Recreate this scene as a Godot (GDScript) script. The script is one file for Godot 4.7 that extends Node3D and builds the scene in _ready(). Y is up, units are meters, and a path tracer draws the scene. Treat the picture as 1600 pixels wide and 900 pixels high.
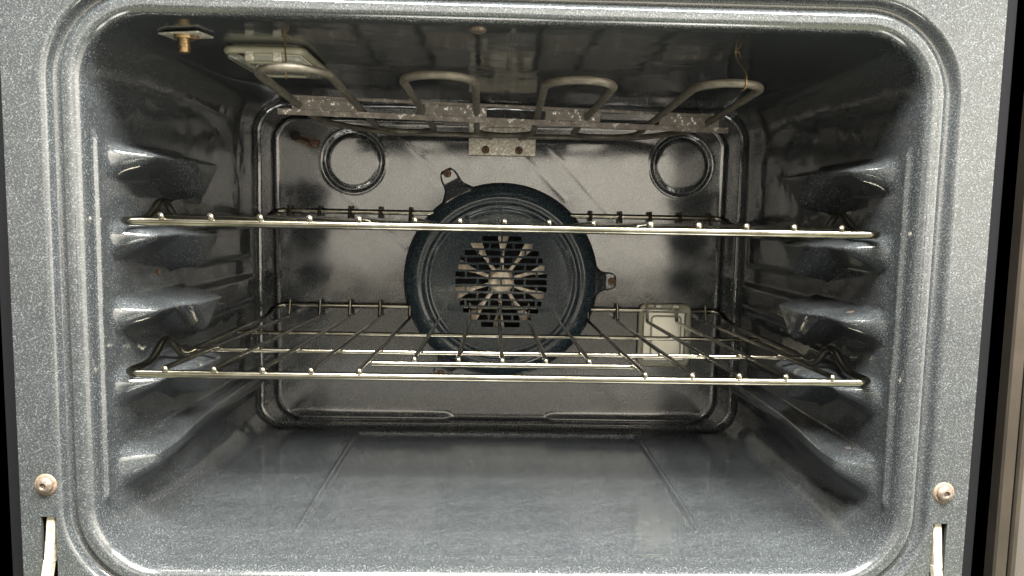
extends Node3D

# Inside of an electric oven, door open. Metres; the oven's front face lies at z = 0, the cavity runs to z = -0.395, its floor at y = 0.
const HW := 0.31        # half width of the cavity
const TOP := 0.415      # height of the cavity
const DEEP := 0.395     # depth of the cavity
const FAN := Vector3(0.001, 0.1945, -0.395)

var M := {}
var warp := FastNoiseLite.new()
var rng := RandomNumberGenerator.new()
var oven: Node3D


# ---------------------------------------------------------------- mesh helpers
class Builder:
	var v := PackedVector3Array()
	var n := PackedVector3Array()
	var ix := PackedInt32Array()

	func grid(p: PackedVector3Array, nu: int, nv: int, toward: Callable, hole := Vector3.ZERO) -> void:
		# p[j * nu + i]; toward(point) gives a vector that the normal must agree with; hole: centre x, y and radius left open
		var base := v.size()
		var mid := (nv / 2) * nu + nu / 2
		var q := p[mid + (1 if nu / 2 < nu - 1 else -1)] - p[mid]
		if nu / 2 >= nu - 1:
			q = -q
		var w := p[mid + nu] - p[mid] if nv / 2 < nv - 1 else p[mid] - p[mid - nu]
		var same: bool = q.cross(w).dot(toward.call(p[mid])) > 0.0
		for j in nv:
			for i in nu:
				var a := p[j * nu + mini(i + 1, nu - 1)] - p[j * nu + maxi(i - 1, 0)]
				var b := p[mini(j + 1, nv - 1) * nu + i] - p[maxi(j - 1, 0) * nu + i]
				var c := a.cross(b)
				c = c.normalized() if c.length_squared() > 1e-24 else (toward.call(p[j * nu + i]) as Vector3).normalized()
				v.append(p[j * nu + i])
				n.append(c if same else -c)
		for j in nv - 1:
			for i in nu - 1:
				var k := base + j * nu + i
				if hole.z > 0.0 and Vector2(p[j * nu + i].x - hole.x, p[j * nu + i].y - hole.y).length() < hole.z:
					continue
				if same:
					ix.append_array([k, k + nu, k + 1, k + 1, k + nu, k + nu + 1])
				else:
					ix.append_array([k, k + 1, k + nu, k + 1, k + nu + 1, k + nu])

	func face(pts: Array, away: Vector3) -> void:
		# flat convex polygon, its normal pointing away from a point inside
		var c: Vector3 = (pts[1] - pts[0]).cross(pts[2] - pts[0]).normalized()
		var keep: bool = c.dot(pts[0] - away) > 0.0
		var base := v.size()
		for q in pts:
			v.append(q)
			n.append(c if keep else -c)
		for k in range(1, pts.size() - 1):
			if keep:
				ix.append_array([base, base + k + 1, base + k])
			else:
				ix.append_array([base, base + k, base + k + 1])

	func box(t: Transform3D, size: Vector3, bevel: float) -> void:
		var h := size * 0.5
		var b := minf(bevel, minf(h.x, minf(h.y, h.z)) * 0.9)
		var c := t.origin
		var at := func(sx: int, sy: int, sz: int, f: int) -> Vector3:
			return t * Vector3(sx * (h.x if f == 0 else h.x - b), sy * (h.y if f == 1 else h.y - b), sz * (h.z if f == 2 else h.z - b))
		for s in [-1, 1]:
			face([at.call(s, -1, -1, 0), at.call(s, 1, -1, 0), at.call(s, 1, 1, 0), at.call(s, -1, 1, 0)], c)
			face([at.call(-1, s, -1, 1), at.call(1, s, -1, 1), at.call(1, s, 1, 1), at.call(-1, s, 1, 1)], c)
			face([at.call(-1, -1, s, 2), at.call(1, -1, s, 2), at.call(1, 1, s, 2), at.call(-1, 1, s, 2)], c)
			for u in [-1, 1]:
				face([at.call(s, u, -1, 0), at.call(s, u, 1, 0), at.call(s, u, 1, 1), at.call(s, u, -1, 1)], c)
				face([at.call(s, -1, u, 0), at.call(s, 1, u, 0), at.call(s, 1, u, 2), at.call(s, -1, u, 2)], c)
				face([at.call(-1, s, u, 1), at.call(1, s, u, 1), at.call(1, s, u, 2), at.call(-1, s, u, 2)], c)
				for w in [-1, 1]:
					face([at.call(s, u, w, 0), at.call(s, u, w, 1), at.call(s, u, w, 2)], c)

	func tube(path: PackedVector3Array, radius, sides := 10) -> void:
		var rows := PackedVector3Array()
		var m := path.size()
		var dir := (path[1] - path[0]).normalized()
		var up := Vector3.UP if absf(dir.y) < 0.9 else Vector3.RIGHT
		var side := dir.cross(up).normalized()
		for k in m:
			var d := (path[mini(k + 1, m - 1)] - path[maxi(k - 1, 0)]).normalized()
			side = (side - d * side.dot(d)).normalized()
			var u := side.cross(d)
			var r: float = radius[k] if radius is Array else radius
			for s in sides + 1:
				var a := TAU * s / sides
				rows.append(path[k] + (side * cos(a) + u * sin(a)) * r)
		var base := v.size()
		for k in m:
			for s in sides + 1:
				v.append(rows[k * (sides + 1) + s])
				n.append((rows[k * (sides + 1) + s] - path[k]).normalized())
		for k in m - 1:
			for s in sides:
				var i := base + k * (sides + 1) + s
				var c := (v[i + 1] - v[i]).cross(v[i + sides + 1] - v[i])
				if c.dot(n[i]) > 0.0:
					ix.append_array([i, i + sides + 1, i + 1, i + 1, i + sides + 1, i + sides + 2])
				else:
					ix.append_array([i, i + 1, i + sides + 1, i + 1, i + sides + 2, i + sides + 1])
		for e in [0, m - 1]:
			var ring := []
			for s in sides:
				ring.append(rows[e * (sides + 1) + s])
			face(ring, path[1] if e == 0 else path[m - 2])

	func lathe(profile: Array, t: Transform3D, around := 40) -> void:
		# profile: Vector2(radius, height along the local z); outside is where the normal looks
		var p := PackedVector3Array()
		for q in profile:
			for s in around + 1:
				var a := TAU * s / around
				p.append(t * Vector3(q.x * cos(a), q.x * sin(a), q.y))
		var base := v.size()
		var nu := around + 1
		for j in profile.size():
			var d: Vector2 = profile[mini(j + 1, profile.size() - 1)] - profile[maxi(j - 1, 0)]
			var nn := Vector2(-d.y, d.x).normalized()
			for s in nu:
				var a := TAU * s / around
				v.append(p[j * nu + s])
				n.append((t.basis * Vector3(nn.x * cos(a), nn.x * sin(a), nn.y)).normalized())
		for j in profile.size() - 1:
			for s in around:
				var k := base + j * nu + s
				var c := (v[k + 1] - v[k]).cross(v[k + nu] - v[k])
				if c.length_squared() < 1e-26:
					c = (v[k + nu] - v[k + nu + 1]).cross(v[k + 1] - v[k + nu + 1])
				if c.dot(n[k] + n[k + nu]) > 0.0:
					ix.append_array([k, k + nu, k + 1, k + 1, k + nu, k + nu + 1])
				else:
					ix.append_array([k, k + 1, k + nu, k + 1, k + nu + 1, k + nu])

	func mesh() -> ArrayMesh:
		var a := []
		a.resize(Mesh.ARRAY_MAX)
		a[Mesh.ARRAY_VERTEX] = v
		a[Mesh.ARRAY_NORMAL] = n
		a[Mesh.ARRAY_INDEX] = ix
		var m := ArrayMesh.new()
		m.add_surface_from_arrays(Mesh.PRIMITIVE_TRIANGLES, a)
		return m


func put(b: Builder, called: String, m: Material, parent: Node) -> MeshInstance3D:
	var o := MeshInstance3D.new()
	o.name = called
	o.mesh = b.mesh()
	o.material_override = m
	parent.add_child(o, true)
	return o


func group_node(called: String, parent: Node, at := Vector3.ZERO) -> Node3D:
	var o := Node3D.new()
	o.name = called
	o.position = at
	parent.add_child(o, true)
	return o


func tag(o: Node, label: String, category: String, group := "") -> void:
	o.set_meta("label", label)
	o.set_meta("category", category)
	if group:
		o.set_meta("group", group)


func rounded(pts: Array, r: float, steps := 6) -> PackedVector3Array:
	# polyline with its inner corners rounded
	var out := PackedVector3Array([pts[0]])
	for k in range(1, pts.size() - 1):
		var a: Vector3 = pts[k - 1]
		var b: Vector3 = pts[k]
		var c: Vector3 = pts[k + 1]
		var d := minf(r, minf(a.distance_to(b), b.distance_to(c)) * 0.49)
		var s := b + (a - b).normalized() * d
		var e := b + (c - b).normalized() * d
		var w := sin((a - b).angle_to(c - b) * 0.5)
		for i in steps + 1:
			var t := float(i) / steps
			var wa := (1.0 - t) * (1.0 - t)
			var wb := 2.0 * w * t * (1.0 - t)
			var wc := t * t
			out.append((s * wa + b * wb + e * wc) / (wa + wb + wc))
	out.append(pts[pts.size() - 1])
	return out


func band(x: float, lo: float, hi: float, soft_lo: float, soft_hi := -1.0) -> float:
	if soft_hi < 0.0:
		soft_hi = soft_lo
	return smoothstep(lo - soft_lo, lo + soft_lo, x) * (1.0 - smoothstep(hi - soft_hi, hi + soft_hi, x))


func bump(d: float, width: float) -> float:
	return exp(-d * d / (width * width))


# ---------------------------------------------------------------- materials
func noise_bytes(size: int, frequency: float, octaves: int, seed_: int) -> PackedByteArray:
	# wrapping noise: random cells, repeated past the edges, drawn large and cropped; mean 0.5, spread 0.16
	var r := RandomNumberGenerator.new()
	r.seed = seed_
	var sum := PackedFloat32Array()
	sum.resize(size * size)
	var cells := maxi(4, int(size * frequency))
	var weight := 1.0
	for o in octaves:
		var raw := PackedByteArray()
		var pad := 4
		raw.resize((cells + 2 * pad) * (cells + 2 * pad))
		var one := PackedByteArray()
		one.resize(cells * cells)
		for k in cells * cells:
			one[k] = r.randi() & 255
		for y in cells + 2 * pad:
			for x in cells + 2 * pad:
				raw[y * (cells + 2 * pad) + x] = one[posmod(y - pad, cells) * cells + posmod(x - pad, cells)]
		var im := Image.create_from_data(cells + 2 * pad, cells + 2 * pad, false, Image.FORMAT_L8, raw)
		var big := int(round(float(size) / cells * (cells + 2 * pad)))
		im.resize(big, big, Image.INTERPOLATE_CUBIC)
		var off := int(round(float(size) / cells * pad))
		var cut := im.get_region(Rect2i(off, off, size, size)).get_data()
		for k in size * size:
			sum[k] += weight * cut[k]
		weight *= 0.6
		cells = mini(cells * 2, size / 2)
	var mean := 0.0
	var square := 0.0
	for k in range(0, size * size, 7):
		mean += sum[k]
		square += sum[k] * sum[k]
	var n := ceilf(size * size / 7.0)
	mean /= n
	var spread := sqrt(maxf(1e-6, square / n - mean * mean))
	var out := PackedByteArray()
	out.resize(size * size)
	for k in size * size:
		out[k] = clampi(int(127.5 + (sum[k] - mean) / spread * 41.0), 0, 255)
	return out


func ramp_texture(bytes: PackedByteArray, size: int, stops: Array, second := PackedByteArray(), strength := 0.0) -> ImageTexture:
	# bytes through a list of [position, linear colour]; a second pattern moves the brightness a little
	var table := []
	for k in 256:
		var t := k / 255.0
		var c: Color = stops[0][1]
		for s in stops.size() - 1:
			if t >= stops[s][0]:
				c = (stops[s][1] as Color).lerp(stops[s + 1][1], clampf((t - stops[s][0]) / (stops[s + 1][0] - stops[s][0]), 0.0, 1.0))
		table.append(c)
	var out := PackedByteArray()
	out.resize(size * size * 3)
	for k in size * size:
		var c: Color = table[bytes[k]]
		if strength > 0.0:
			c = c * (1.0 + strength * (second[k] / 127.5 - 1.0))
		c = c.linear_to_srgb()
		out[k * 3] = clampi(int(c.r * 255.0), 0, 255)
		out[k * 3 + 1] = clampi(int(c.g * 255.0), 0, 255)
		out[k * 3 + 2] = clampi(int(c.b * 255.0), 0, 255)
	return ImageTexture.create_from_image(Image.create_from_data(size, size, false, Image.FORMAT_RGB8, out))


func grey_texture(bytes: PackedByteArray, size: int, lo: float, hi: float) -> ImageTexture:
	var out := PackedByteArray()
	out.resize(size * size)
	for k in size * size:
		out[k] = clampi(int(255.0 * lerpf(lo, hi, bytes[k] / 255.0)), 0, 255)
	return ImageTexture.create_from_image(Image.create_from_data(size, size, false, Image.FORMAT_L8, out))


func normal_texture(bytes: PackedByteArray, size: int, strength: float) -> ImageTexture:
	var im := Image.create_from_data(size, size, false, Image.FORMAT_L8, bytes)
	im.convert(Image.FORMAT_RGBA8)
	im.bump_map_to_normal_map(strength)
	return ImageTexture.create_from_image(im)


func mat(color: Color, rough: float, metal := 0.0, tile := 0.0, tex: Texture2D = null) -> StandardMaterial3D:
	var m := StandardMaterial3D.new()
	m.albedo_color = color.linear_to_srgb()
	m.roughness = rough
	m.metallic = metal
	if tile > 0.0:
		m.uv1_triplanar = true
		m.uv1_world_triplanar = true
		m.uv1_triplanar_sharpness = 6.0
		m.uv1_scale = Vector3.ONE / tile
		if tex:
			m.albedo_color = Color.WHITE
			m.albedo_texture = tex
	return m


func make_materials() -> void:
	var fleck := noise_bytes(1024, 0.11, 2, 11)
	var cloud := noise_bytes(1024, 0.008, 3, 5)
	var peel := noise_bytes(1024, 0.03, 2, 23)
	var peel_map := normal_texture(peel, 1024, 1.2)
	var smear := grey_texture(noise_bytes(512, 0.012, 4, 31), 512, 0.55, 1.0)
	# dark blue-grey porcelain with pale flecks
	var enamel_tex := ramp_texture(fleck, 1024, [[0.0, Color(0.012, 0.0140, 0.0155)], [0.5, Color(0.0215, 0.0243, 0.0264)], [0.66, Color(0.032, 0.0355, 0.0380)], [0.80, Color(0.056, 0.061, 0.0645)], [1.0, Color(0.125, 0.134, 0.140)]], cloud, 0.12)
	var e := mat(Color.WHITE, 0.16, 0.0, 0.075, enamel_tex)
	e.metallic_specular = 0.7
	e.normal_enabled = true
	e.normal_texture = peel_map
	e.normal_scale = 0.08
	e.roughness_texture = smear
	M.enamel = e
	var f := e.duplicate()
	f.roughness = 0.24
	f.normal_scale = 0.2
	f.uv1_scale = Vector3.ONE / 0.085
	M.frame_enamel = f
	var blue_tex := ramp_texture(fleck, 1024, [[0.0, Color(0.006, 0.010, 0.014)], [0.5, Color(0.011, 0.018, 0.024)], [0.66, Color(0.022, 0.032, 0.039)], [0.8, Color(0.075, 0.092, 0.102)], [1.0, Color(0.17, 0.19, 0.20)]])
	var g := mat(Color.WHITE, 0.13, 0.0, 0.065, blue_tex)
	g.metallic_specular = 0.5
	g.normal_enabled = true
	g.normal_texture = peel_map
	g.normal_scale = 0.12
	M.cover_enamel = g
	# plated steel of the racks, dulled and yellowed by heat
	var stain := noise_bytes(512, 0.03, 4, 47)
	var steel_tex := ramp_texture(stain, 512, [[0.0, Color(0.10, 0.092, 0.068)], [0.4, Color(0.165, 0.155, 0.124)], [0.7, Color(0.21, 0.20, 0.167)], [1.0, Color(0.28, 0.27, 0.23)]])
	var s := mat(Color.WHITE, 0.17, 1.0, 0.2, steel_tex)
	M.rack_steel = s
	var rod_tex := ramp_texture(stain, 512, [[0.0, Color(0.055, 0.048, 0.038)], [0.45, Color(0.095, 0.085, 0.068)], [0.8, Color(0.14, 0.127, 0.103)], [1.0, Color(0.22, 0.2, 0.17)]])
	M.rod = mat(Color.WHITE, 0.5, 0.35, 0.09, rod_tex)
	var crust := noise_bytes(512, 0.055, 4, 71)
	var bracket_tex := ramp_texture(crust, 512, [[0.0, Color(0.085, 0.072, 0.063)], [0.6, Color(0.14, 0.122, 0.108)], [0.74, Color(0.17, 0.15, 0.135)], [0.79, Color(0.55, 0.53, 0.51)], [1.0, Color(0.78, 0.77, 0.75)]], stain, 0.3)
	M.bracket = mat(Color.WHITE, 0.6, 0.25, 0.11, bracket_tex)
	var zinc_tex := ramp_texture(crust, 512, [[0.0, Color(0.26, 0.24, 0.20)], [0.55, Color(0.38, 0.36, 0.31)], [0.72, Color(0.60, 0.57, 0.50)], [1.0, Color(0.8, 0.77, 0.7)]])
	M.zinc = mat(Color.WHITE, 0.45, 0.5, 0.05, zinc_tex)
	var rust_tex := ramp_texture(crust, 512, [[0.0, Color(0.035, 0.020, 0.012)], [0.5, Color(0.085, 0.046, 0.026)], [0.8, Color(0.17, 0.105, 0.065)], [1.0, Color(0.3, 0.22, 0.15)]])
	M.rust = mat(Color.WHITE, 0.7, 0.2, 0.03, rust_tex)
	var screw_tex := ramp_texture(crust, 512, [[0.0, Color(0.045, 0.034, 0.026)], [0.5, Color(0.09, 0.07, 0.056)], [0.8, Color(0.135, 0.11, 0.092)], [1.0, Color(0.2, 0.17, 0.145)]])
	M.dull_screw = mat(Color.WHITE, 0.5, 0.4, 0.04, screw_tex)
	var washer_tex := ramp_texture(crust, 512, [[0.0, Color(0.055, 0.032, 0.017)], [0.5, Color(0.10, 0.067, 0.042)], [0.8, Color(0.135, 0.107, 0.076)], [1.0, Color(0.18, 0.155, 0.125)]])
	M.washer = mat(Color.WHITE, 0.65, 0.1, 0.03, washer_tex)
	var brass_tex := ramp_texture(crust, 512, [[0.0, Color(0.10, 0.055, 0.022)], [0.5, Color(0.22, 0.145, 0.07)], [1.0, Color(0.42, 0.32, 0.18)]])
	M.brass = mat(Color.WHITE, 0.35, 0.8, 0.03, brass_tex)
	var blade_tex := ramp_texture(stain, 512, [[0.0, Color(0.22, 0.14, 0.075)], [0.3, Color(0.50, 0.41, 0.30)], [0.55, Color(0.68, 0.60, 0.49)], [1.0, Color(0.80, 0.75, 0.67)]])
	M.blade = mat(Color.WHITE, 0.55, 0.15, 0.05, blade_tex)
	var cream_tex := ramp_texture(stain, 512, [[0.0, Color(0.10, 0.075, 0.04)], [0.3, Color(0.19, 0.172, 0.125)], [0.6, Color(0.26, 0.24, 0.183)], [1.0, Color(0.31, 0.295, 0.24)]])
	M.cream = mat(Color.WHITE, 0.5, 0.0, 0.07, cream_tex)
	M.reflector = mat(Color(0.93, 0.89, 0.76), 0.4, 0.2)
	M.black = mat(Color(0.006, 0.006, 0.007), 0.8)
	M.black.metallic_specular = 0.15
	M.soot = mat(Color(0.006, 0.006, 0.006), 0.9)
	var brushed := ramp_texture(stain, 512, [[0.0, Color(0.05, 0.043, 0.036)], [1.0, Color(0.07, 0.06, 0.051)]])
	M.trim = mat(Color.WHITE, 0.38, 0.9, 0.3, brushed)
	var glass := mat(Color(0.85, 0.86, 0.78), 0.08)
	glass.transparency = BaseMaterial3D.TRANSPARENCY_ALPHA
	glass.albedo_color.a = 0.06
	M.glass = glass
	var door_glass := mat(Color(0.02, 0.028, 0.024), 0.06)
	M.door_glass = door_glass
	M.wall = mat(Color(0.64, 0.615, 0.575), 0.8)
	M.white = mat(Color(0.5, 0.49, 0.47), 0.85)
	M.tile_floor = mat(Color(0.19, 0.21, 0.155), 0.5)
	M.dark_wall = mat(Color(0.13, 0.12, 0.105), 0.6)
	M.cabinet = mat(Color(0.035, 0.03, 0.026), 0.6)
	var lit := mat(Color(0.9, 0.9, 0.88), 0.5)
	lit.emission_enabled = true
	lit.emission = Color(1.0, 0.96, 0.88)
	lit.emission_energy_multiplier = 3.0
	M.diffuser = lit


# ---------------------------------------------------------------- the cavity
func side_relief(y: float, z: float) -> float:
	# how far the pressed rack supports stand out of a side wall
	var h := 0.0
	var d := -z
	for k in 4:
		var yt: float = [0.326, 0.2625, 0.2015, 0.1435][k]
		if y > yt + 0.012 or y < yt - 0.062:
			continue
		# a ledge that slopes back to the wall below, and a deeper wedge at its rear end
		var t0 := clampf((yt - y) / 0.047, 0.0, 1.0)
		var back := smoothstep(0.0, 0.032, d - (0.072 + 0.055 * t0))
		var low := yt - lerpf(0.030, 0.051, back)
		var t := clampf((yt - y) / (yt - low), 0.0, 1.0)
		var along := (0.029 + 0.011 * back) * smoothstep(0.030, 0.060, d) * (1.0 - smoothstep(0.168 - 0.034 * t0, 0.178 - 0.034 * t0, d))
		var prof := (1.0 - smoothstep(yt - 0.008, yt + 0.004, y)) * lerpf(1.0 - smoothstep(0.2, 0.95, t), (1.0 - 0.25 * t) * (1.0 - smoothstep(0.72, 1.0, t)), back)
		h = maxf(h, along * prof)
	# long ledges behind the teeth
	h = maxf(h, 0.009 * band(y, 0.168, 0.1985, 0.008, 0.003) * band(d, 0.175, 0.368, 0.012))
	h = maxf(h, 0.004 * band(y, 0.222, 0.2585, 0.004, 0.003) * band(d, 0.2, 0.362, 0.008))
	h = maxf(h, 0.004 * band(y, 0.104, 0.139, 0.004, 0.003) * band(d, 0.2, 0.362, 0.008))
	h = maxf(h, 0.005 * band(y, 0.288, 0.318, 0.005, 0.005) * band(d, 0.175, 0.215, 0.006))
	# the lowest rail runs the whole depth
	var rail := (1.0 - smoothstep(0.0735, 0.083, y)) * smoothstep(0.042, 0.068, y)
	h = maxf(h, rail * 0.025 * band(d, 0.045, 0.374, 0.016, 0.008) * lerpf(1.0, 0.6, smoothstep(0.07, 0.2, d)))
	h += 0.0035 * bump(d - 0.018, 0.0032) * band(y, 0.048, 0.332, 0.006)
	h += 0.0012 * bump(d - 0.379, 0.0016) * band(y, 0.046, 0.337, 0.003)
	return h


func floor_relief(x: float, z: float) -> float:
	var d := -z
	var keep := smoothstep(0.03, 0.16, d)
	var ax := absf(x)
	var h := 0.0
	var inside := (1.0 - smoothstep(0.1725, 0.1765, ax)) * (1.0 - smoothstep(0.361, 0.3645, d))
	h -= 0.0026 * inside * keep
	h += 0.0030 * keep * (bump(ax - 0.1775, 0.0019) * (1.0 - smoothstep(0.362, 0.366, d)) + bump(d - 0.3655, 0.0022) * (1.0 - smoothstep(0.174, 0.178, ax)))
	h += 0.0005 * bump(d - 0.027, 0.003)
	h += 0.0003 * warp.get_noise_2d(x * 300.0, z * 300.0)
	return h


func ceiling_relief(x: float, z: float) -> float:
	return -0.0008 * bump(x - 0.0025, 0.0016) + 0.0004 * warp.get_noise_2d(x * 700.0 + 300.0, z * 700.0)


func cavity_piece(called: String, which: int) -> MeshInstance3D:
	# which: 0 right wall, 1 left wall, 2 floor, 3 ceiling. One strip of the rounded tunnel, cut at the middle of its corners
	var zs: PackedFloat32Array = []
	var nz := 250 if which < 2 else 210
	for k in nz + 1:
		zs.append(lerpf(-0.012, -0.3944, float(k) / nz))
	for k in 7:  # the fillet to the back wall needs finer steps
		zs.append(-0.3944 + 0.0022 * pow(1.0 - k / 6.0, 2.0) * 0.9 if k else -0.3925)
	zs.sort()
	zs.reverse()
	var straight := 215 if which < 2 else 420
	var half := 9
	var p := PackedVector3Array()
	var nu := straight + 2 * half + 1
	for z in zs:
		var front := 1.0 - smoothstep(0.0, 0.15, -z - 0.012)
		var rb := lerpf(0.030, 0.050, front)
		var rt := lerpf(0.042, 0.048, front)
		var db := DEEP - (-z)
		var rim := 0.009
		var tuck := rim - sqrt(maxf(0.0, rim * rim - pow(rim - clampf(db, 0.0, rim), 2.0)))
		for i in nu:
			var pt := Vector2.ZERO
			var nn := Vector2.ZERO
			if which < 2:
				if i < half:
					var a := lerpf(-PI / 4.0, 0.0, float(i) / half)
					nn = -Vector2(cos(a), sin(a))
					pt = Vector2(HW - rb, rb) - nn * rb
				elif i <= half + straight:
					nn = Vector2(-1, 0)
					pt = Vector2(HW, lerpf(rb, TOP - rt, float(i - half) / straight))
				else:
					var a := lerpf(0.0, PI / 4.0, float(i - half - straight) / half)
					nn = -Vector2(cos(a), sin(a))
					pt = Vector2(HW - rt, TOP - rt) - nn * rt
				var h := side_relief(pt.y, z) + 0.0006 * warp.get_noise_2d(pt.y * 800.0 + 100.0 * which, z * 800.0)
				pt += nn * (h + tuck)
				if which == 1:
					pt.x = -pt.x
			else:
				var r := rb if which == 2 else rt
				if i < half:
					var a := lerpf(PI / 4.0, PI / 2.0, float(i) / half)
					nn = Vector2(cos(a), sin(a))
					pt = Vector2(-HW + r, r) - nn * r
				elif i <= half + straight:
					nn = Vector2(0, 1)
					pt = Vector2(lerpf(-HW + r, HW - r, float(i - half) / straight), 0.0)
				else:
					var a := lerpf(PI / 2.0, PI * 0.75, float(i - half - straight) / half)
					nn = Vector2(cos(a), sin(a))
					pt = Vector2(HW - r, r) - nn * r
				var ease := band(pt.x, -HW + r, HW - r, 0.01) * smoothstep(0.012, 0.03, -z)
				pt += nn * ((floor_relief(pt.x, z) if which == 2 else ceiling_relief(pt.x, z)) * ease + tuck)
				if which == 3:
					pt.y = TOP - pt.y
			p.append(Vector3(pt.x, pt.y, z))
	var b := Builder.new()
	b.grid(p, nu, zs.size(), func(q: Vector3) -> Vector3: return Vector3(0, 0.2, -0.2) - q)
	return put(b, called, M.enamel, oven)


func outline(x: float, y: float, lo: Vector2, hi: Vector2, r: float) -> float:
	# signed distance to a rounded rectangle, negative inside
	var c := (lo + hi) * 0.5
	var q := Vector2(absf(x - c.x), absf(y - c.y)) - (hi - lo) * 0.5 + Vector2(r, r)
	return Vector2(maxf(q.x, 0.0), maxf(q.y, 0.0)).length() + minf(maxf(q.x, q.y), 0.0) - r


func back_relief(x: float, y: float) -> float:
	var d := outline(x, y, Vector2(-0.287, 0.012), Vector2(0.285, 0.396), 0.03)
	var h := 0.0045 * (1.0 - smoothstep(-0.004, 0.004, d)) + 0.0012 * bump(d + 0.002, 0.0028)
	# the lower edge swells into two long beads
	var roll := band(x, -0.262, -0.064, 0.012, 0.007) + band(x, 0.066, 0.262, 0.007, 0.012)
	h += 0.0055 * bump(y - 0.0125, 0.0058) * roll
	for c in [Vector2(-0.1875, 0.3425), Vector2(0.2284, 0.3455)]:
		var r := Vector2(x, y).distance_to(c)
		if r < 0.05:
			h += -0.0030 * bump(r - 0.0352, 0.0026) + 0.0006 * bump(r - 0.0395, 0.0022)
	for c in [[Vector2(-0.13, 0.375), Vector2(-0.02, 0.27)], [Vector2(0.055, 0.37), Vector2(0.155, 0.262)], [Vector2(0.005, 0.375), Vector2(0.08, 0.30)], [Vector2(-0.20, 0.30), Vector2(-0.12, 0.235)]]:
		var q := Geometry2D.get_closest_point_to_segment(Vector2(x, y), c[0], c[1])
		h += 0.00012 * bump(q.distance_to(Vector2(x, y)), 0.003)
	h += 0.0004 * warp.get_noise_2d(x * 200.0 + 77.0, y * 200.0)
	return h


func build_back_wall() -> void:
	var nu := 390
	var nv := 266
	var p := PackedVector3Array()
	for j in nv:
		for i in nu:
			var x := lerpf(-0.311, 0.311, float(i) / (nu - 1))
			var y := lerpf(-0.001, 0.416, float(j) / (nv - 1))
			p.append(Vector3(x, y, -DEEP + back_relief(x, y) - 0.001))
	var b := Builder.new()
	b.grid(p, nu, nv, func(_q: Vector3) -> Vector3: return Vector3(0, 0, 1), Vector3(FAN.x, FAN.y, 0.088))
	put(b, "back_wall", M.enamel, oven)


func ring_point(s: float, k: int, per: int) -> Vector2:
	# point k of the opening's outline moved outwards by s: rounded rectangle, corners bottom right, top right, top left, bottom left
	var side := per + 12
	var corner := (k / side) % 4
	var i := k % side
	var r: float = 0.050 if corner == 0 or corner == 3 else 0.048
	var c: Vector2 = [Vector2(HW - r, r), Vector2(HW - r, TOP - r), Vector2(-HW + r, TOP - r), Vector2(-HW + r, r)][corner]
	var a0 := -PI / 2.0 + corner * PI / 2.0
	if i <= per:
		var a := a0 + PI / 2.0 * i / per
		return c + Vector2(cos(a), sin(a)) * (r + s)
	var here := c + Vector2(cos(a0 + PI / 2.0), sin(a0 + PI / 2.0)) * (r + s)
	var nxt := (corner + 1) % 4
	var r2: float = 0.050 if nxt == 0 or nxt == 3 else 0.048
	var c2: Vector2 = [Vector2(HW - r2, r2), Vector2(HW - r2, TOP - r2), Vector2(-HW + r2, TOP - r2), Vector2(-HW + r2, r2)][nxt]
	var there := c2 + Vector2(cos(a0 + PI / 2.0), sin(a0 + PI / 2.0)) * (r2 + s)
	return here.lerp(there, float(i - per) / 12.0)


func screw(parent: Node, at: Vector3, facing: Basis, r: float, m: Material, called := "screw") -> void:
	# pan head with a square socket
	var b := Builder.new()
	var t := Transform3D(facing, at)
	var pr := []
	for q in [[1.0, 0.0], [1.0, 0.12], [0.95, 0.22], [0.82, 0.36], [0.62, 0.47], [0.42, 0.52], [0.36, 0.50], [0.34, 0.2], [0.0, 0.2]]:
		pr.append(Vector2(q[0] * r, q[1] * r))
	pr.reverse()
	b.lathe(pr, t, 20)
	for k in 2:
		b.box(t * Transform3D(Basis(Vector3(0, 0, 1), k * PI / 2.0 + 0.4), Vector3(0, 0, 0.24 * r)), Vector3(0.5 * r, 0.1 * r, 0.2 * r), 0.02 * r)
	put(b, called, m, parent)


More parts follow.
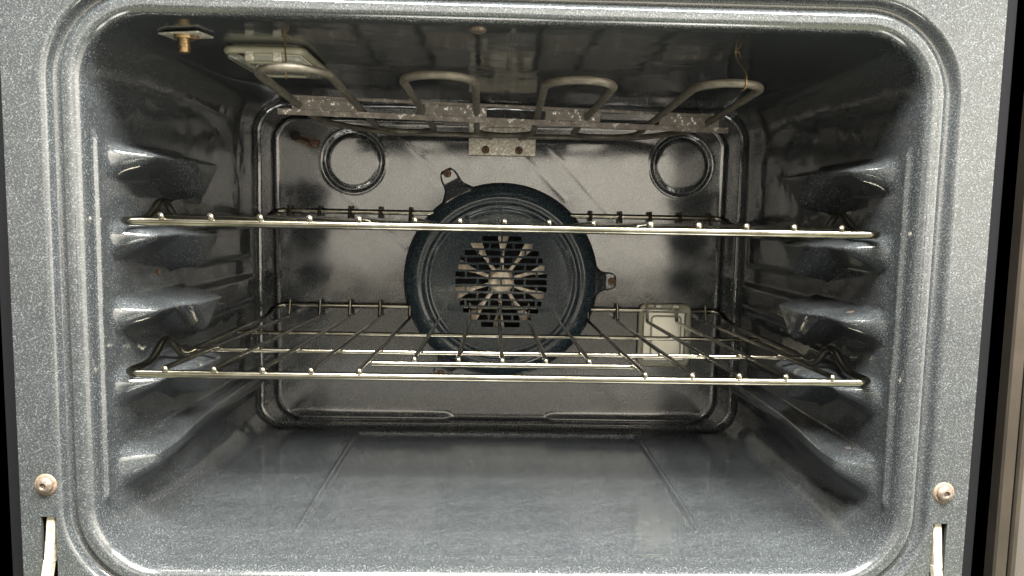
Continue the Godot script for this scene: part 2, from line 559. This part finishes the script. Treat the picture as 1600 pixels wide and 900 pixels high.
func build_frame() -> void:
	var frame := group_node("front_frame", oven)
	var prof := [[0.0, -0.0125], [0.0002, -0.009], [0.0010, -0.0055], [0.0028, -0.0022], [0.0055, -0.0004], [0.0075, 0.0], [0.0115, 0.0], [0.0130, -0.0006], [0.0142, -0.0024], [0.0154, -0.0046], [0.0170, -0.0058], [0.0195, -0.0058], [0.0212, -0.0048], [0.0222, -0.0026], [0.0230, -0.0002], [0.0242, 0.0014], [0.0256, 0.0019], [0.0270, 0.0020]]
	var per := 24
	var count := 4 * (per + 12)
	var p := PackedVector3Array()
	for q in prof:
		for k in count + 1:
			var c := ring_point(q[0], k % count, per)
			p.append(Vector3(c.x, c.y, q[1] + 0.00035 * warp.get_noise_2d(c.x * 500.0, c.y * 500.0) * (1.0 if q[0] < 0.025 else 0.0)))
	var b := Builder.new()
	b.grid(p, count + 1, prof.size(), func(_q: Vector3) -> Vector3: return Vector3(0, 0, 1))
	put(b, "gasket_channel", M.frame_enamel, frame)
	# flat outer face with the slots for the door hinges
	var plate := CSGPolygon3D.new()
	plate.name = "face_plate"
	plate.polygon = PackedVector2Array([Vector2(-0.3635, -0.07), Vector2(0.3635, -0.07), Vector2(0.3635, 0.52), Vector2(-0.3635, 0.52)])
	plate.depth = 0.003
	plate.position.z = 0.002
	plate.material = M.frame_enamel
	var hole := CSGPolygon3D.new()
	hole.name = "opening_cut"
	var ring := PackedVector2Array()
	for k in count:
		ring.append(ring_point(0.0270, k, per))
	hole.polygon = ring
	hole.depth = 0.02
	hole.position.z = 0.01
	hole.operation = CSGShape3D.OPERATION_SUBTRACTION
	hole.material = M.frame_enamel
	plate.add_child(hole)
	for s in [-1, 1]:
		var slot := CSGBox3D.new()
		slot.name = "slot_cut" if s < 0 else "slot_cut_other"
		slot.size = Vector3(0.0112, 0.085, 0.03)
		slot.position = Vector3(0.3432 * s, 0.0005, 0.0)
		slot.operation = CSGShape3D.OPERATION_SUBTRACTION
		slot.material = M.soot
		plate.add_child(slot)
	frame.add_child(plate)
	for s in [-1, 1]:
		# folded outer edge, the dark pocket behind the slot and the rusty screw with its stain
		var e := Builder.new()
		e.box(Transform3D(Basis.IDENTITY, Vector3(0.3631 * s, 0.225, -0.0165)), Vector3(0.0012, 0.59, 0.031), 0.0004)
		put(e, "folded_edge", M.frame_enamel, frame)
		var pk := Builder.new()
		pk.box(Transform3D(Basis.IDENTITY, Vector3(0.3432 * s, -0.005, -0.045)), Vector3(0.024, 0.12, 0.002), 0.0003)
		pk.box(Transform3D(Basis.IDENTITY, Vector3((0.3432 + 0.012) * s, -0.005, -0.0255)), Vector3(0.001, 0.12, 0.037), 0.0003)
		pk.box(Transform3D(Basis.IDENTITY, Vector3((0.3432 - 0.012) * s, -0.005, -0.0275)), Vector3(0.001, 0.12, 0.033), 0.0003)
		pk.box(Transform3D(Basis.IDENTITY, Vector3(0.3432 * s, 0.0555, -0.0255)), Vector3(0.024, 0.001, 0.037), 0.0003)
		put(pk, "hinge_pocket", M.soot, frame)
		var at := Vector3(0.3440 * s, 0.068, 0.002)
		var w := Builder.new()
		w.lathe([Vector2(0.0, 0.0013), Vector2(0.0066, 0.0013), Vector2(0.0078, 0.0010), Vector2(0.0083, 0.0002), Vector2(0.0084, 0.0)], Transform3D(Basis.IDENTITY, at), 28)
		put(w, "washer", M.washer, frame)
		screw(frame, at + Vector3(0, 0, 0.0013), Basis.IDENTITY, 0.0063, M.dull_screw)
		# hinge arm of the open door, seen in its slot
		var arm := Builder.new()
		var x: float = 0.3432 * s
		var path := [Vector3(x, 0.0415, -0.004), Vector3(x, 0.022, -0.001), Vector3(x - 0.0004, 0.008, 0.0015), Vector3(x - 0.001, -0.02, 0.011), Vector3(x - 0.001, -0.058, 0.032)]
		for k in path.size() - 1:
			var a: Vector3 = path[k]
			var c: Vector3 = path[k + 1]
			var dir := (c - a).normalized()
			var bs := Basis(Vector3.RIGHT, dir, Vector3.RIGHT.cross(dir)).orthonormalized()
			arm.box(Transform3D(bs, (a + c) * 0.5), Vector3(0.0066, a.distance_to(c) + 0.003, 0.007), 0.0009)
		arm.tube(PackedVector3Array([Vector3(x - 0.0045, 0.013, -0.004), Vector3(x + 0.0045, 0.013, -0.004)]), 0.0022, 10)
		put(arm, "hinge_arm", M.cream, oven)


func wall_chip(wall: Node, side: float, y: float, z: float, long: float, high: float, m: Material) -> void:
	# enamel flaked off a rack support: an uneven patch lying on the wall's relief
	var b := Builder.new()
	var ring := PackedVector3Array()
	var mid := Vector3((HW - side_relief(y, z) - 0.0005) * side, y, z)
	for k in 12:
		var a := TAU * k / 12.0
		var f := rng.randf_range(0.55, 1.1)
		var yy := y + sin(a) * high * f
		var zz := z + cos(a) * long * f
		ring.append(Vector3((HW - side_relief(yy, zz) - 0.0004) * side, yy, zz))
	for k in 12:
		b.face([mid, ring[k], ring[(k + 1) % 12]], mid + Vector3(side, 0, 0))
	put(b, "chipped_patch", m, wall)


# ---------------------------------------------------------------- fan, lamps, broil element
func build_fan() -> void:
	var cover := group_node("fan_cover", oven)
	var front := FAN.z + 0.0235
	var rim := Builder.new()
	var pr := []
	for q in [[0.0835, 0.0235], [0.0885, 0.0235], [0.0905, 0.0240], [0.0925, 0.0262], [0.0945, 0.0272], [0.0965, 0.0268], [0.0985, 0.0250], [0.1005, 0.0240], [0.1020, 0.0246], [0.1040, 0.0256], [0.1065, 0.0254], [0.1100, 0.0238], [0.1150, 0.0205], [0.1195, 0.0160], [0.1228, 0.0105], [0.1246, 0.0055], [0.1255, 0.001], [0.1258, -0.002]]:
		pr.append(Vector2(q[0], q[1] - 0.0010))
	rim.lathe(pr, Transform3D(Basis.IDENTITY, FAN), 96)
	put(rim, "rim", M.cover_enamel, cover)
	var disc := CSGCylinder3D.new()
	disc.name = "grille_plate"
	disc.radius = 0.0835
	disc.height = 0.0014
	disc.sides = 72
	disc.rotation.x = PI / 2.0
	disc.position = Vector3(FAN.x, FAN.y, front - 0.0010 - 0.0007)
	disc.material = M.cover_enamel
	var pitch := 0.00905
	var step := 0.0297
	var half_w := [0.0245, 0.039, 0.0465, 0.0518, 0.054, 0.0575, 0.0575, 0.0575, 0.054, 0.0515, 0.0475, 0.039, 0.0245]
	var serial := 0
	for row in 13:
		var y := (6 - row) * pitch
		var shift := 0.0 if row % 2 == 0 else step * 0.5
		var edges := [-half_w[row]]
		for k in range(-3, 4):
			var x := k * step + shift
			if x > -half_w[row] + 0.004 and x < half_w[row] - 0.004:
				edges.append(x)
		edges.append(half_w[row])
		for k in edges.size() - 1:
			var lo: float = edges[k] + (0.0 if k == 0 else 0.0013)
			var hi: float = edges[k + 1] - (0.0 if k == edges.size() - 2 else 0.0013)
			var cut := CSGBox3D.new()
			serial += 1
			cut.name = "slot_cut_%03d" % serial
			cut.size = Vector3(hi - lo, 0.01, 0.0064)
			cut.position = Vector3((lo + hi) * 0.5, 0.0, -y)
			cut.operation = CSGShape3D.OPERATION_SUBTRACTION
			cut.material = M.cover_enamel
			disc.add_child(cut)
	# the cylinder's own axis is turned to face the front: its local -z is up
	cover.add_child(disc)
	for a in [[117.5, 0.152], [0.6, 0.1425], [238.0, 0.1440]]:
		var ang: float = deg_to_rad(a[0])
		var out := Vector3(cos(ang), sin(ang), 0)
		var across := Vector3(-sin(ang), cos(ang), 0)
		var tab := Builder.new()
		var p := PackedVector3Array()
		var far: float = a[1] + 0.008
		for j in 15:
			var t := j / 14.0
			var r := lerpf(0.112, far, t)
			var w := 0.0135 * sqrt(maxf(0.02, 1.0 - pow(maxf(0.0, (t - 0.62) / 0.38), 2.2))) * lerpf(2.1, 1.0, smoothstep(0.0, 0.5, t))
			var z := lerpf(0.0135, 0.0052, smoothstep(0.15, 0.62, t))
			for i in 13:
				var s := i / 6.0 - 1.0
				var drop := 0.0 if absf(s) < 0.9 else (absf(s) - 0.9) * 10.0 * 0.006
				var endd := 0.006 if j == 14 else 0.0
				p.append(FAN + out * r + across * (w * s) + Vector3(0, 0, z - maxf(drop, endd)))
		tab.grid(p, 13, 15, func(_q: Vector3) -> Vector3: return Vector3(0, 0, 1))
		put(tab, "mounting_tab", M.enamel, cover)
		screw(cover, FAN + out * a[1] + Vector3(0, 0, 0.0052), Basis(Vector3(0, 0, 1), a[1] * 90.0), 0.0052, M.rust)
	var fan := group_node("convection_fan", oven)
	var cup := Builder.new()
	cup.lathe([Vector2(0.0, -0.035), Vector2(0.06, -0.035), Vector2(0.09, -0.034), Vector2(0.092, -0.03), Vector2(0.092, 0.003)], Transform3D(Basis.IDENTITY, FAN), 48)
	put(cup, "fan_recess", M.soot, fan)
	var hub := Builder.new()
	hub.lathe([Vector2(0.0, 0.012), Vector2(0.0035, 0.012), Vector2(0.004, 0.0085), Vector2(0.0105, 0.0085), Vector2(0.0115, 0.0095), Vector2(0.0135, 0.0095), Vector2(0.0145, 0.0075), Vector2(0.0160, 0.0068), Vector2(0.0166, 0.005), Vector2(0.0166, -0.02)], Transform3D(Basis.IDENTITY, FAN), 32)
	put(hub, "hub", M.blade, fan)
	var blade := Builder.new()
	var q := PackedVector3Array()
	for j in 12:
		var t := j / 11.0
		var r := lerpf(0.016, 0.064, t)
		var w := lerpf(0.0022, 0.0072, smoothstep(0.35, 0.95, t)) * (1.0 if t < 0.9 else lerpf(1.0, 0.72, (t - 0.9) * 10.0))
		for i in 5:
			var s := i / 2.0 - 1.0
			q.append(Vector3(r, w * s, 0.009 + 0.006 * s * smoothstep(0.2, 0.9, t) - 0.0012 * s * s))
	blade.grid(q, 5, 12, func(_q: Vector3) -> Vector3: return Vector3(0, 0, 1))
	var first: MeshInstance3D
	for k in 10:
		if k == 0:
			first = put(blade, "blade", M.blade, fan)
		var o := first if k == 0 else first.duplicate()
		if k:
			fan.add_child(o, true)
		o.position = FAN
		o.rotation.z = deg_to_rad(88.0 + 36.0 * k)


func build_lamp(at: Transform3D, size: Vector2) -> void:
	# oven lamp behind a pressed glass cover; local z is out of the wall, local y the long side
	var lamp := group_node("oven_lamp", oven)
	lamp.transform = at
	var back := Builder.new()
	back.box(Transform3D(Basis.IDENTITY, Vector3(0, 0, 0.0006)), Vector3(size.x - 0.010, size.y - 0.010, 0.0012), 0.0004)
	put(back, "reflector", M.reflector, lamp)
	var rim := Builder.new()
	var path := rounded([Vector3(0, -size.y / 2, 0.004), Vector3(size.x / 2, -size.y / 2, 0.004), Vector3(size.x / 2, size.y / 2, 0.004), Vector3(-size.x / 2, size.y / 2, 0.004), Vector3(-size.x / 2, -size.y / 2, 0.004), Vector3(0.0002, -size.y / 2, 0.004)], 0.007, 6)
	rim.tube(path, 0.0034, 10)
	put(rim, "glass_edge", M.glass_edge, lamp)
	var pane := Builder.new()
	pane.box(Transform3D(Basis.IDENTITY, Vector3(0, 0, 0.0098)), Vector3(size.x - 0.002, size.y - 0.002, 0.004), 0.0018)
	put(pane, "glass_cover", M.glass, lamp)
	var rib := Builder.new()
	var inner := rounded([Vector3(0, -size.y / 2 + 0.012, 0.0118), Vector3(size.x / 2 - 0.012, -size.y / 2 + 0.012, 0.0118), Vector3(size.x / 2 - 0.012, size.y / 2 - 0.012, 0.0118), Vector3(-size.x / 2 + 0.012, size.y / 2 - 0.012, 0.0118), Vector3(-size.x / 2 + 0.012, -size.y / 2 + 0.012, 0.0118), Vector3(0.0002, -size.y / 2 + 0.012, 0.0118)], 0.005, 5)
	rib.tube(inner, 0.0012, 8)
	put(rib, "glass_rib", M.glass_edge, lamp)
	for s in [-1, 1]:
		var clip := Builder.new()
		clip.box(Transform3D(Basis.IDENTITY, Vector3(size.x * 0.18 * s, size.y / 2 + 0.0005, 0.0085)), Vector3(0.007, 0.004, 0.010), 0.0006)
		put(clip, "spring_clip", M.zinc, lamp)


func rod_y(z: float) -> float:
	return 0.3845 - 0.0245 * clampf((-z - 0.05) / 0.31, -0.2, 1.1) * 0.36


func build_element() -> void:
	var el := group_node("broil_element", oven)
	# serpentine: front turns at four places, rear turns between them, both tails to the terminal plate
	var pts := []
	var add := func(x: float, z: float) -> void:
		pts.append(Vector3(x, rod_y(z), z))
	add.call(-0.016, -0.393)
	add.call(-0.016, -0.372)
	add.call(-0.150, -0.362)
	add.call(-0.205, -0.285)
	var legs := [[-0.197, -0.141], [-0.086, -0.026], [0.030, 0.088], [0.153, 0.207]]
	var fronts := [-0.028, -0.040, -0.046, -0.044]
	for k in 4:
		add.call(legs[k][0], fronts[k])
		add.call(legs[k][1], fronts[k])
		if k < 3:
			var zr: float = [-0.352, -0.366, -0.362][k]
			add.call(legs[k][1] - 0.006, zr)
			add.call(legs[k + 1][0] + 0.006, zr)
	add.call(0.218, -0.29)
	add.call(0.165, -0.366)
	add.call(0.022, -0.373)
	add.call(0.022, -0.393)
	var rod := Builder.new()
	rod.tube(rounded(pts, 0.034, 10), 0.0034, 12)
	put(rod, "heating_rod", M.rod, el)
	# slotted support bar across the rods
	var bar := Builder.new()
	var a := Vector3(-0.222, 0.0, -0.184)
	var c := Vector3(0.240, 0.0, -0.243)
	a.y = rod_y(a.z)
	c.y = rod_y(c.z)
	var dir := (c - a).normalized()
	var up := Vector3(0, 1, 0.35)
	up = (up - dir * up.dot(dir)).normalized()
	var bs := Basis(dir, up, dir.cross(up))
	var mid := func(t0: float, t1: float, h0: float, h1: float) -> void:
		var l := a.distance_to(c)
		bar.box(Transform3D(bs, a + dir * l * (t0 + t1) * 0.5 + up * (h0 + h1) * 0.5), Vector3(l * (t1 - t0), h1 - h0, 0.0014), 0.0004)
	mid.call(0.0, 1.0, -0.0100, -0.0040)
	mid.call(0.030, 0.162, -0.0040, 0.0062)
	mid.call(0.305, 0.440, -0.0040, 0.0062)
	mid.call(0.570, 0.695, -0.0040, 0.0062)
	mid.call(0.832, 0.975, -0.0040, 0.0062)
	mid.call(0.030, 0.975, 0.0062, 0.0095)
	put(bar, "support_bar", M.bracket, el)
	var plate := Builder.new()
	plate.box(Transform3D(Basis.IDENTITY, Vector3(-0.0005, 0.3755, -0.3875)), Vector3(0.0845, 0.046, 0.0016), 0.0007)
	put(plate, "terminal_plate", M.zinc, el)
	var yoke := Builder.new()
	yoke.box(Transform3D(Basis.IDENTITY, Vector3(0.003, 0.3835, -0.3845)), Vector3(0.048, 0.0085, 0.004), 0.0012)
	put(yoke, "terminal_block", M.zinc, el)
	screw(el, Vector3(-0.0215, 0.3595, -0.3867), Basis.IDENTITY, 0.0050, M.rust)
	screw(el, Vector3(0.0205, 0.3595, -0.3867), Basis.IDENTITY, 0.0050, M.rust)
	# thin wires that hang the outer turns from the ceiling
	for w in [[Vector3(-0.176, TOP, -0.047), Vector3(-0.173, 0.0, -0.040)], [Vector3(0.1862, TOP, -0.066), Vector3(0.187, 0.0, -0.046)]]:
		var top: Vector3 = w[0]
		var low: Vector3 = w[1]
		low.y = rod_y(low.z)
		var hook := Builder.new()
		hook.tube(rounded([top + Vector3(0, 0.001, 0), top + Vector3(0.0005, -0.006, 0.0004), low + Vector3(0.0012, 0.006, 0.0044), low + Vector3(0.0012, -0.0044, 0.0046), low + Vector3(-0.0004, -0.0048, -0.002)], 0.004, 5), 0.0007, 8)
		hook.tube(rounded([top + Vector3(0, -0.0005, 0), top + Vector3(0.003, -0.0015, 0.001), top + Vector3(0.004, -0.0060, 0.002)], 0.002, 4), 0.0006, 6)
		put(hook, "hanger_wire", M.brass, el)


func build_small_fittings() -> void:
	# thermostat bulb holder in the ceiling
	var th := group_node("temperature_sensor", oven, Vector3(-0.254, TOP, -0.052))
	var pl := Builder.new()
	pl.box(Transform3D(Basis(Vector3.UP, -0.25), Vector3(0, -0.0022, 0)), Vector3(0.036, 0.0016, 0.020), 0.0006)
	put(pl, "mounting_plate", M.zinc, th)
	var down := Basis(Vector3.RIGHT, Vector3(0, 0, 1), Vector3(0, -1, 0))
	var bush := Builder.new()
	bush.lathe([Vector2(0.0, 0.016), Vector2(0.0036, 0.016), Vector2(0.0042, 0.0154), Vector2(0.0042, 0.006), Vector2(0.0072, 0.0058), Vector2(0.0078, 0.005), Vector2(0.0078, 0.003)], Transform3D(down, Vector3(-0.001, 0, 0.001)), 24)
	put(bush, "bushing", M.brass, th)
	screw(th, Vector3(0.0055, -0.003, 0.0005), down, 0.0048, M.rust)
	# bare bracket of a probe on the back wall
	var pb := group_node("probe_bracket", oven, Vector3(-0.2475, 0.3672, -0.3890))
	pb.rotation.z = deg_to_rad(-19.0)
	var strip := Builder.new()
	strip.box(Transform3D(Basis.IDENTITY, Vector3.ZERO), Vector3(0.036, 0.0105, 0.0014), 0.0005)
	put(strip, "strip", M.rust, pb)
	screw(pb, Vector3(0.0125, -0.0005, 0.0007), Basis.IDENTITY, 0.0055, M.rust)
	var stub := Builder.new()
	stub.lathe([Vector2(0.0, 0.0075), Vector2(0.003, 0.0075), Vector2(0.0035, 0.006), Vector2(0.005, 0.006), Vector2(0.0056, 0.005), Vector2(0.0056, 0.0007)], Transform3D(Basis.IDENTITY, Vector3(-0.0115, 0.001, 0)), 20)
	stub.box(Transform3D(Basis.IDENTITY, Vector3(0.0005, 0.0005, 0.0012)), Vector3(0.012, 0.004, 0.002), 0.0008)
	put(stub, "probe_stub", M.soot, pb)
	# plug in the ceiling close to the opening
	var plug := Builder.new()
	plug.lathe([Vector2(0.0, 0.0028), Vector2(0.0035, 0.0027), Vector2(0.0058, 0.0020), Vector2(0.0066, 0.0010), Vector2(0.0068, -0.001)], Transform3D(down, Vector3(-0.0243, TOP - 0.0002, -0.0185)), 24)
	put(plug, "ceiling_plug", M.dull_screw, oven)


# ---------------------------------------------------------------- racks
func make_rack(y: float) -> Node3D:
	var rack := group_node("oven_rack", self, Vector3(0, y, 0))
	var xf := 0.3000
	var zf := -0.0287
	var frame := Builder.new()
	var pts := []
	for s in [-1, 1]:
		var half := [Vector3(0.284 * s, 0.0125, -0.3865), Vector3(0.2875 * s, 0.0030, -0.362), Vector3(0.289 * s, -0.0005, -0.340), Vector3(0.2895 * s, -0.0015, -0.130), Vector3(0.2905 * s, -0.001, -0.116), Vector3(0.2925 * s, 0.0165, -0.098), Vector3(0.2935 * s, 0.0165, -0.086), Vector3(0.2945 * s, 0.001, -0.066), Vector3(xf * s, 0.0, zf)]
		if s > 0:
			half.reverse()
		pts.append_array(half)
	# closed loop: the back bar joins both rails
	var loop := [Vector3(0.0, 0.0125, -0.3865)]
	loop.append_array(pts)
	loop.append(Vector3(0.0001, 0.0125, -0.3865))
	frame.tube(rounded(loop, 0.013, 6), 0.0033, 12)
	put(frame, "frame", M.rack_steel, rack)
	for k in 15:
		var x := -0.266 + 0.0379 * k
		var short: bool = k >= 5 and k <= 9
		var z0 := -0.0775 if short else -0.0262
		var w := Builder.new()
		var top := 0.0050
		var path := rounded([Vector3(x, top, z0), Vector3(x, top, z0 - 0.004), Vector3(x, 0.0021, -0.21), Vector3(x, -0.0012, -0.3775), Vector3(x, 0.0150, -0.3826), Vector3(x, 0.0190, -0.3838)], 0.0028, 4)
		var radii := []
		for q in path.size():
			radii.append(0.0022)
		radii[0] = 0.0024
		radii[1] = 0.0026
		w.tube(path, radii, 9)
		# weld bead where the wire meets the bar below it
		w.lathe([Vector2(0.0, 0.0016), Vector2(0.0015, 0.0013), Vector2(0.0026, 0.0002), Vector2(0.0029, -0.0012), Vector2(0.0026, -0.0024)], Transform3D(Basis.IDENTITY, Vector3(x, top - 0.0010, z0 - 0.0002)), 12)
		put(w, "wire", M.rack_steel, rack)
	for z in [-0.140, -0.2575]:
		var c := Builder.new()
		var cy := -0.0010 if z > -0.2 else -0.0030
		c.tube(PackedVector3Array([Vector3(-0.2885, cy, z), Vector3(0, cy, z), Vector3(0.2885, cy, z)]), 0.0024, 10)
		put(c, "cross_bar", M.rack_steel, rack)
	var hb := Builder.new()
	hb.tube(PackedVector3Array([Vector3(-0.1125, 0.0005, -0.0785), Vector3(0, 0.0005, -0.0785), Vector3(0.1125, 0.0005, -0.0785)]), 0.0026, 10)
	put(hb, "handle_bar", M.rack_steel, rack)
	return rack


# ---------------------------------------------------------------- all of it
func _ready() -> void:
	rng.seed = 7
	warp.seed = 3
	warp.frequency = 0.02
	warp.fractal_octaves = 3
	var cam := Camera3D.new()
	cam.name = "camera"
	cam.fov = rad_to_deg(2.0 * atan(450.0 / 1144.06))
	cam.near = 0.02
	cam.far = 50.0
	add_child(cam)
	cam.position = Vector3(-0.0104, 0.2745, 0.546)
	cam.rotation_order = EULER_ORDER_YXZ
	cam.rotation = Vector3(-0.0949, -0.0274, 0.0192)
	cam.current = true
	var we := WorldEnvironment.new()
	we.name = "environment"
	var env := Environment.new()
	env.background_mode = Environment.BG_COLOR
	env.background_color = Color(0, 0, 0)
	env.tonemap_mode = Environment.TONE_MAPPER_LINEAR
	env.tonemap_exposure = 1.8
	env.sdfgi_enabled = true
	env.ssao_enabled = true
	env.ssil_enabled = true
	we.environment = env
	add_child(we)
	make_materials()
	M.glass_edge = mat(Color(0.21, 0.205, 0.15), 0.12)
	# the two ceiling lamps of the kitchen
	for k in 2:
		var lamp := group_node("ceiling_light", self, Vector3(-0.15 + 0.85 * k, 1.56, 0.72))
		tag(lamp, ["square white ceiling lamp panel centred in front of the oven", "square white ceiling lamp panel closer to the pale side wall"][k], "ceiling light", "kitchen ceiling lights")
		var body := Builder.new()
		body.box(Transform3D(Basis.IDENTITY, Vector3(0, 0.02, 0)), Vector3(0.64, 0.04, 0.64), 0.004)
		put(body, "housing", M.white, lamp)
		var dif := Builder.new()
		dif.box(Transform3D(Basis.IDENTITY, Vector3(0, -0.004, 0)), Vector3(0.6, 0.008, 0.6), 0.003)
		put(dif, "diffuser", M.diffuser, lamp)
		var l := AreaLight3D.new()
		l.name = "lamp_glow"
		l.area_size = Vector2(0.6, 0.6)
		l.light_energy = 16.0
		l.light_color = Color(1.0, 0.985, 0.95)
		l.area_range = 8.0
		l.shadow_enabled = true
		lamp.add_child(l)
		l.position = Vector3(0, -0.012, 0)
		l.rotation.x = -PI / 2.0

	# what the enamel mirrors: the kitchen in front of the oven
	var rooms := [["floor", Vector3(0, -0.88, 1.2), Vector3(3.4, 0.04, 2.5), "tile_floor"], ["ceiling", Vector3(0, 1.62, 1.2), Vector3(3.4, 0.04, 2.5), "white"], ["wall_far", Vector3(0, 0.37, 2.43), Vector3(3.4, 2.46, 0.04), "wall"], ["wall_left", Vector3(-1.72, 0.37, 1.2), Vector3(0.04, 2.46, 2.42), "dark_wall"], ["wall_right", Vector3(1.72, 0.37, 1.2), Vector3(0.04, 2.46, 2.42), "wall"]]
	for r in rooms:
		var b := Builder.new()
		b.box(Transform3D(Basis.IDENTITY, r[1]), r[2], 0.002)
		put(b, r[0], M[r[3]], self).set_meta("kind", "structure")
	var base := Builder.new()
	for k in 5:
		base.box(Transform3D(Basis.IDENTITY, Vector3(-1.36 + 0.68 * k, -0.445, 2.13)), Vector3(0.672, 0.82, 0.55), 0.004)
	base.box(Transform3D(Basis.IDENTITY, Vector3(0, -0.015, 2.115)), Vector3(3.39, 0.035, 0.585), 0.004)
	put(base, "wall_cupboards", M.dark_wall, self).set_meta("kind", "structure")
	var tall := Builder.new()
	tall.box(Transform3D(Basis.IDENTITY, Vector3(0.02, 0.175, 2.06)), Vector3(0.60, 0.34, 0.42), 0.01)
	put(tall, "wall_appliance_housing", M.black, self).set_meta("kind", "structure")
	var cab := Builder.new()
	for r in [[-1.0625, 0.37, 1.275, 2.46], [1.0625, 0.37, 1.275, 2.46], [0.0, 1.0475, 0.85, 1.055], [0.0, -0.48, 0.85, 0.76]]:
		cab.box(Transform3D(Basis.IDENTITY, Vector3(r[0], r[1], -0.045)), Vector3(r[2], r[3], 0.03), 0.001)
	put(cab, "wall_oven_side", M.cabinet, self).set_meta("kind", "structure")

	oven = group_node("oven", self)
	tag(oven, "built-in oven with open door, its speckled blue-grey enamel cavity seen from the front", "oven")
	var right_wall := cavity_piece("side_wall", 0)
	var left_wall := cavity_piece("side_wall", 1)
	wall_chip(left_wall, -1.0, 0.2205, -0.118, 0.0045, 0.0028, M.rust)
	wall_chip(right_wall, 1.0, 0.2000, -0.070, 0.0042, 0.0011, M.dull_screw)
	wall_chip(right_wall, 1.0, 0.0800, -0.072, 0.0036, 0.0010, M.dull_screw)
	wall_chip(right_wall, 1.0, 0.2850, -0.108, 0.0060, 0.0020, M.cream)
	cavity_piece("cavity_floor", 2)
	cavity_piece("cavity_ceiling", 3)
	build_back_wall()
	build_frame()
	# outer shell closes the cavity from behind; black side trims and their metal strips
	var shell := Builder.new()
	for r in [[Vector3(0, 0.2, -0.52), Vector3(0.80, 0.62, 0.004)], [Vector3(-0.398, 0.2, -0.29), Vector3(0.004, 0.62, 0.45)], [Vector3(0.398, 0.2, -0.29), Vector3(0.004, 0.62, 0.45)], [Vector3(0, 0.515, -0.275), Vector3(0.792, 0.004, 0.48)], [Vector3(0, -0.1, -0.275), Vector3(0.792, 0.004, 0.48)]]:
		shell.box(Transform3D(Basis.IDENTITY, r[0]), r[1], 0.0005)
	put(shell, "outer_shell", M.soot, oven)
	for s in [-1, 1]:
		var t := Builder.new()
		t.box(Transform3D(Basis.IDENTITY, Vector3(0.3745 * s, 0.21, -0.020)), Vector3(0.0165, 0.62, 0.012), 0.001)
		put(t, "side_trim", M.black, oven)
		var st := Builder.new()
		st.box(Transform3D(Basis.IDENTITY, Vector3(0.3945 * s, 0.21, -0.004)), Vector3(0.0110, 0.62, 0.012), 0.0015)
		put(st, "metal_strip", M.trim, oven)
		var st2 := Builder.new()
		st2.box(Transform3D(Basis.IDENTITY, Vector3(0.4065 * s, 0.21, -0.006)), Vector3(0.006, 0.62, 0.010), 0.0015)
		put(st2, "metal_strip", M.trim, oven)
	build_fan()
	build_lamp(Transform3D(Basis.IDENTITY, Vector3(0.2135, 0.1275, -0.3905)), Vector2(0.062, 0.076))
	build_lamp(Transform3D(Basis(Vector3.RIGHT, Vector3(0, 0, 1), Vector3(0, -1, 0)).rotated(Vector3.UP, 0.0), Vector3(-0.205, TOP, -0.132)), Vector2(0.064, 0.086))
	build_element()
	build_small_fittings()
	# the open door lies flat in front, below the picture
	var door := group_node("door", oven)
	var slab := Builder.new()
	slab.box(Transform3D(Basis.IDENTITY, Vector3(0, -0.105, 0.275)), Vector3(0.74, 0.045, 0.46), 0.006)
	put(slab, "door_liner", M.frame_enamel, door)
	var dg := Builder.new()
	dg.box(Transform3D(Basis.IDENTITY, Vector3(0, -0.081, 0.285)), Vector3(0.50, 0.003, 0.30), 0.001)
	put(dg, "window_glass", M.door_glass, door)

	var low := make_rack(0.1473)
	tag(low, "chromed wire oven rack on the lower supports, whose whole wire grid shows", "oven rack", "oven racks")
	var high := make_rack(0.2666)
	tag(high, "chromed wire oven rack on the upper supports, under the heating rods", "oven rack", "oven racks")
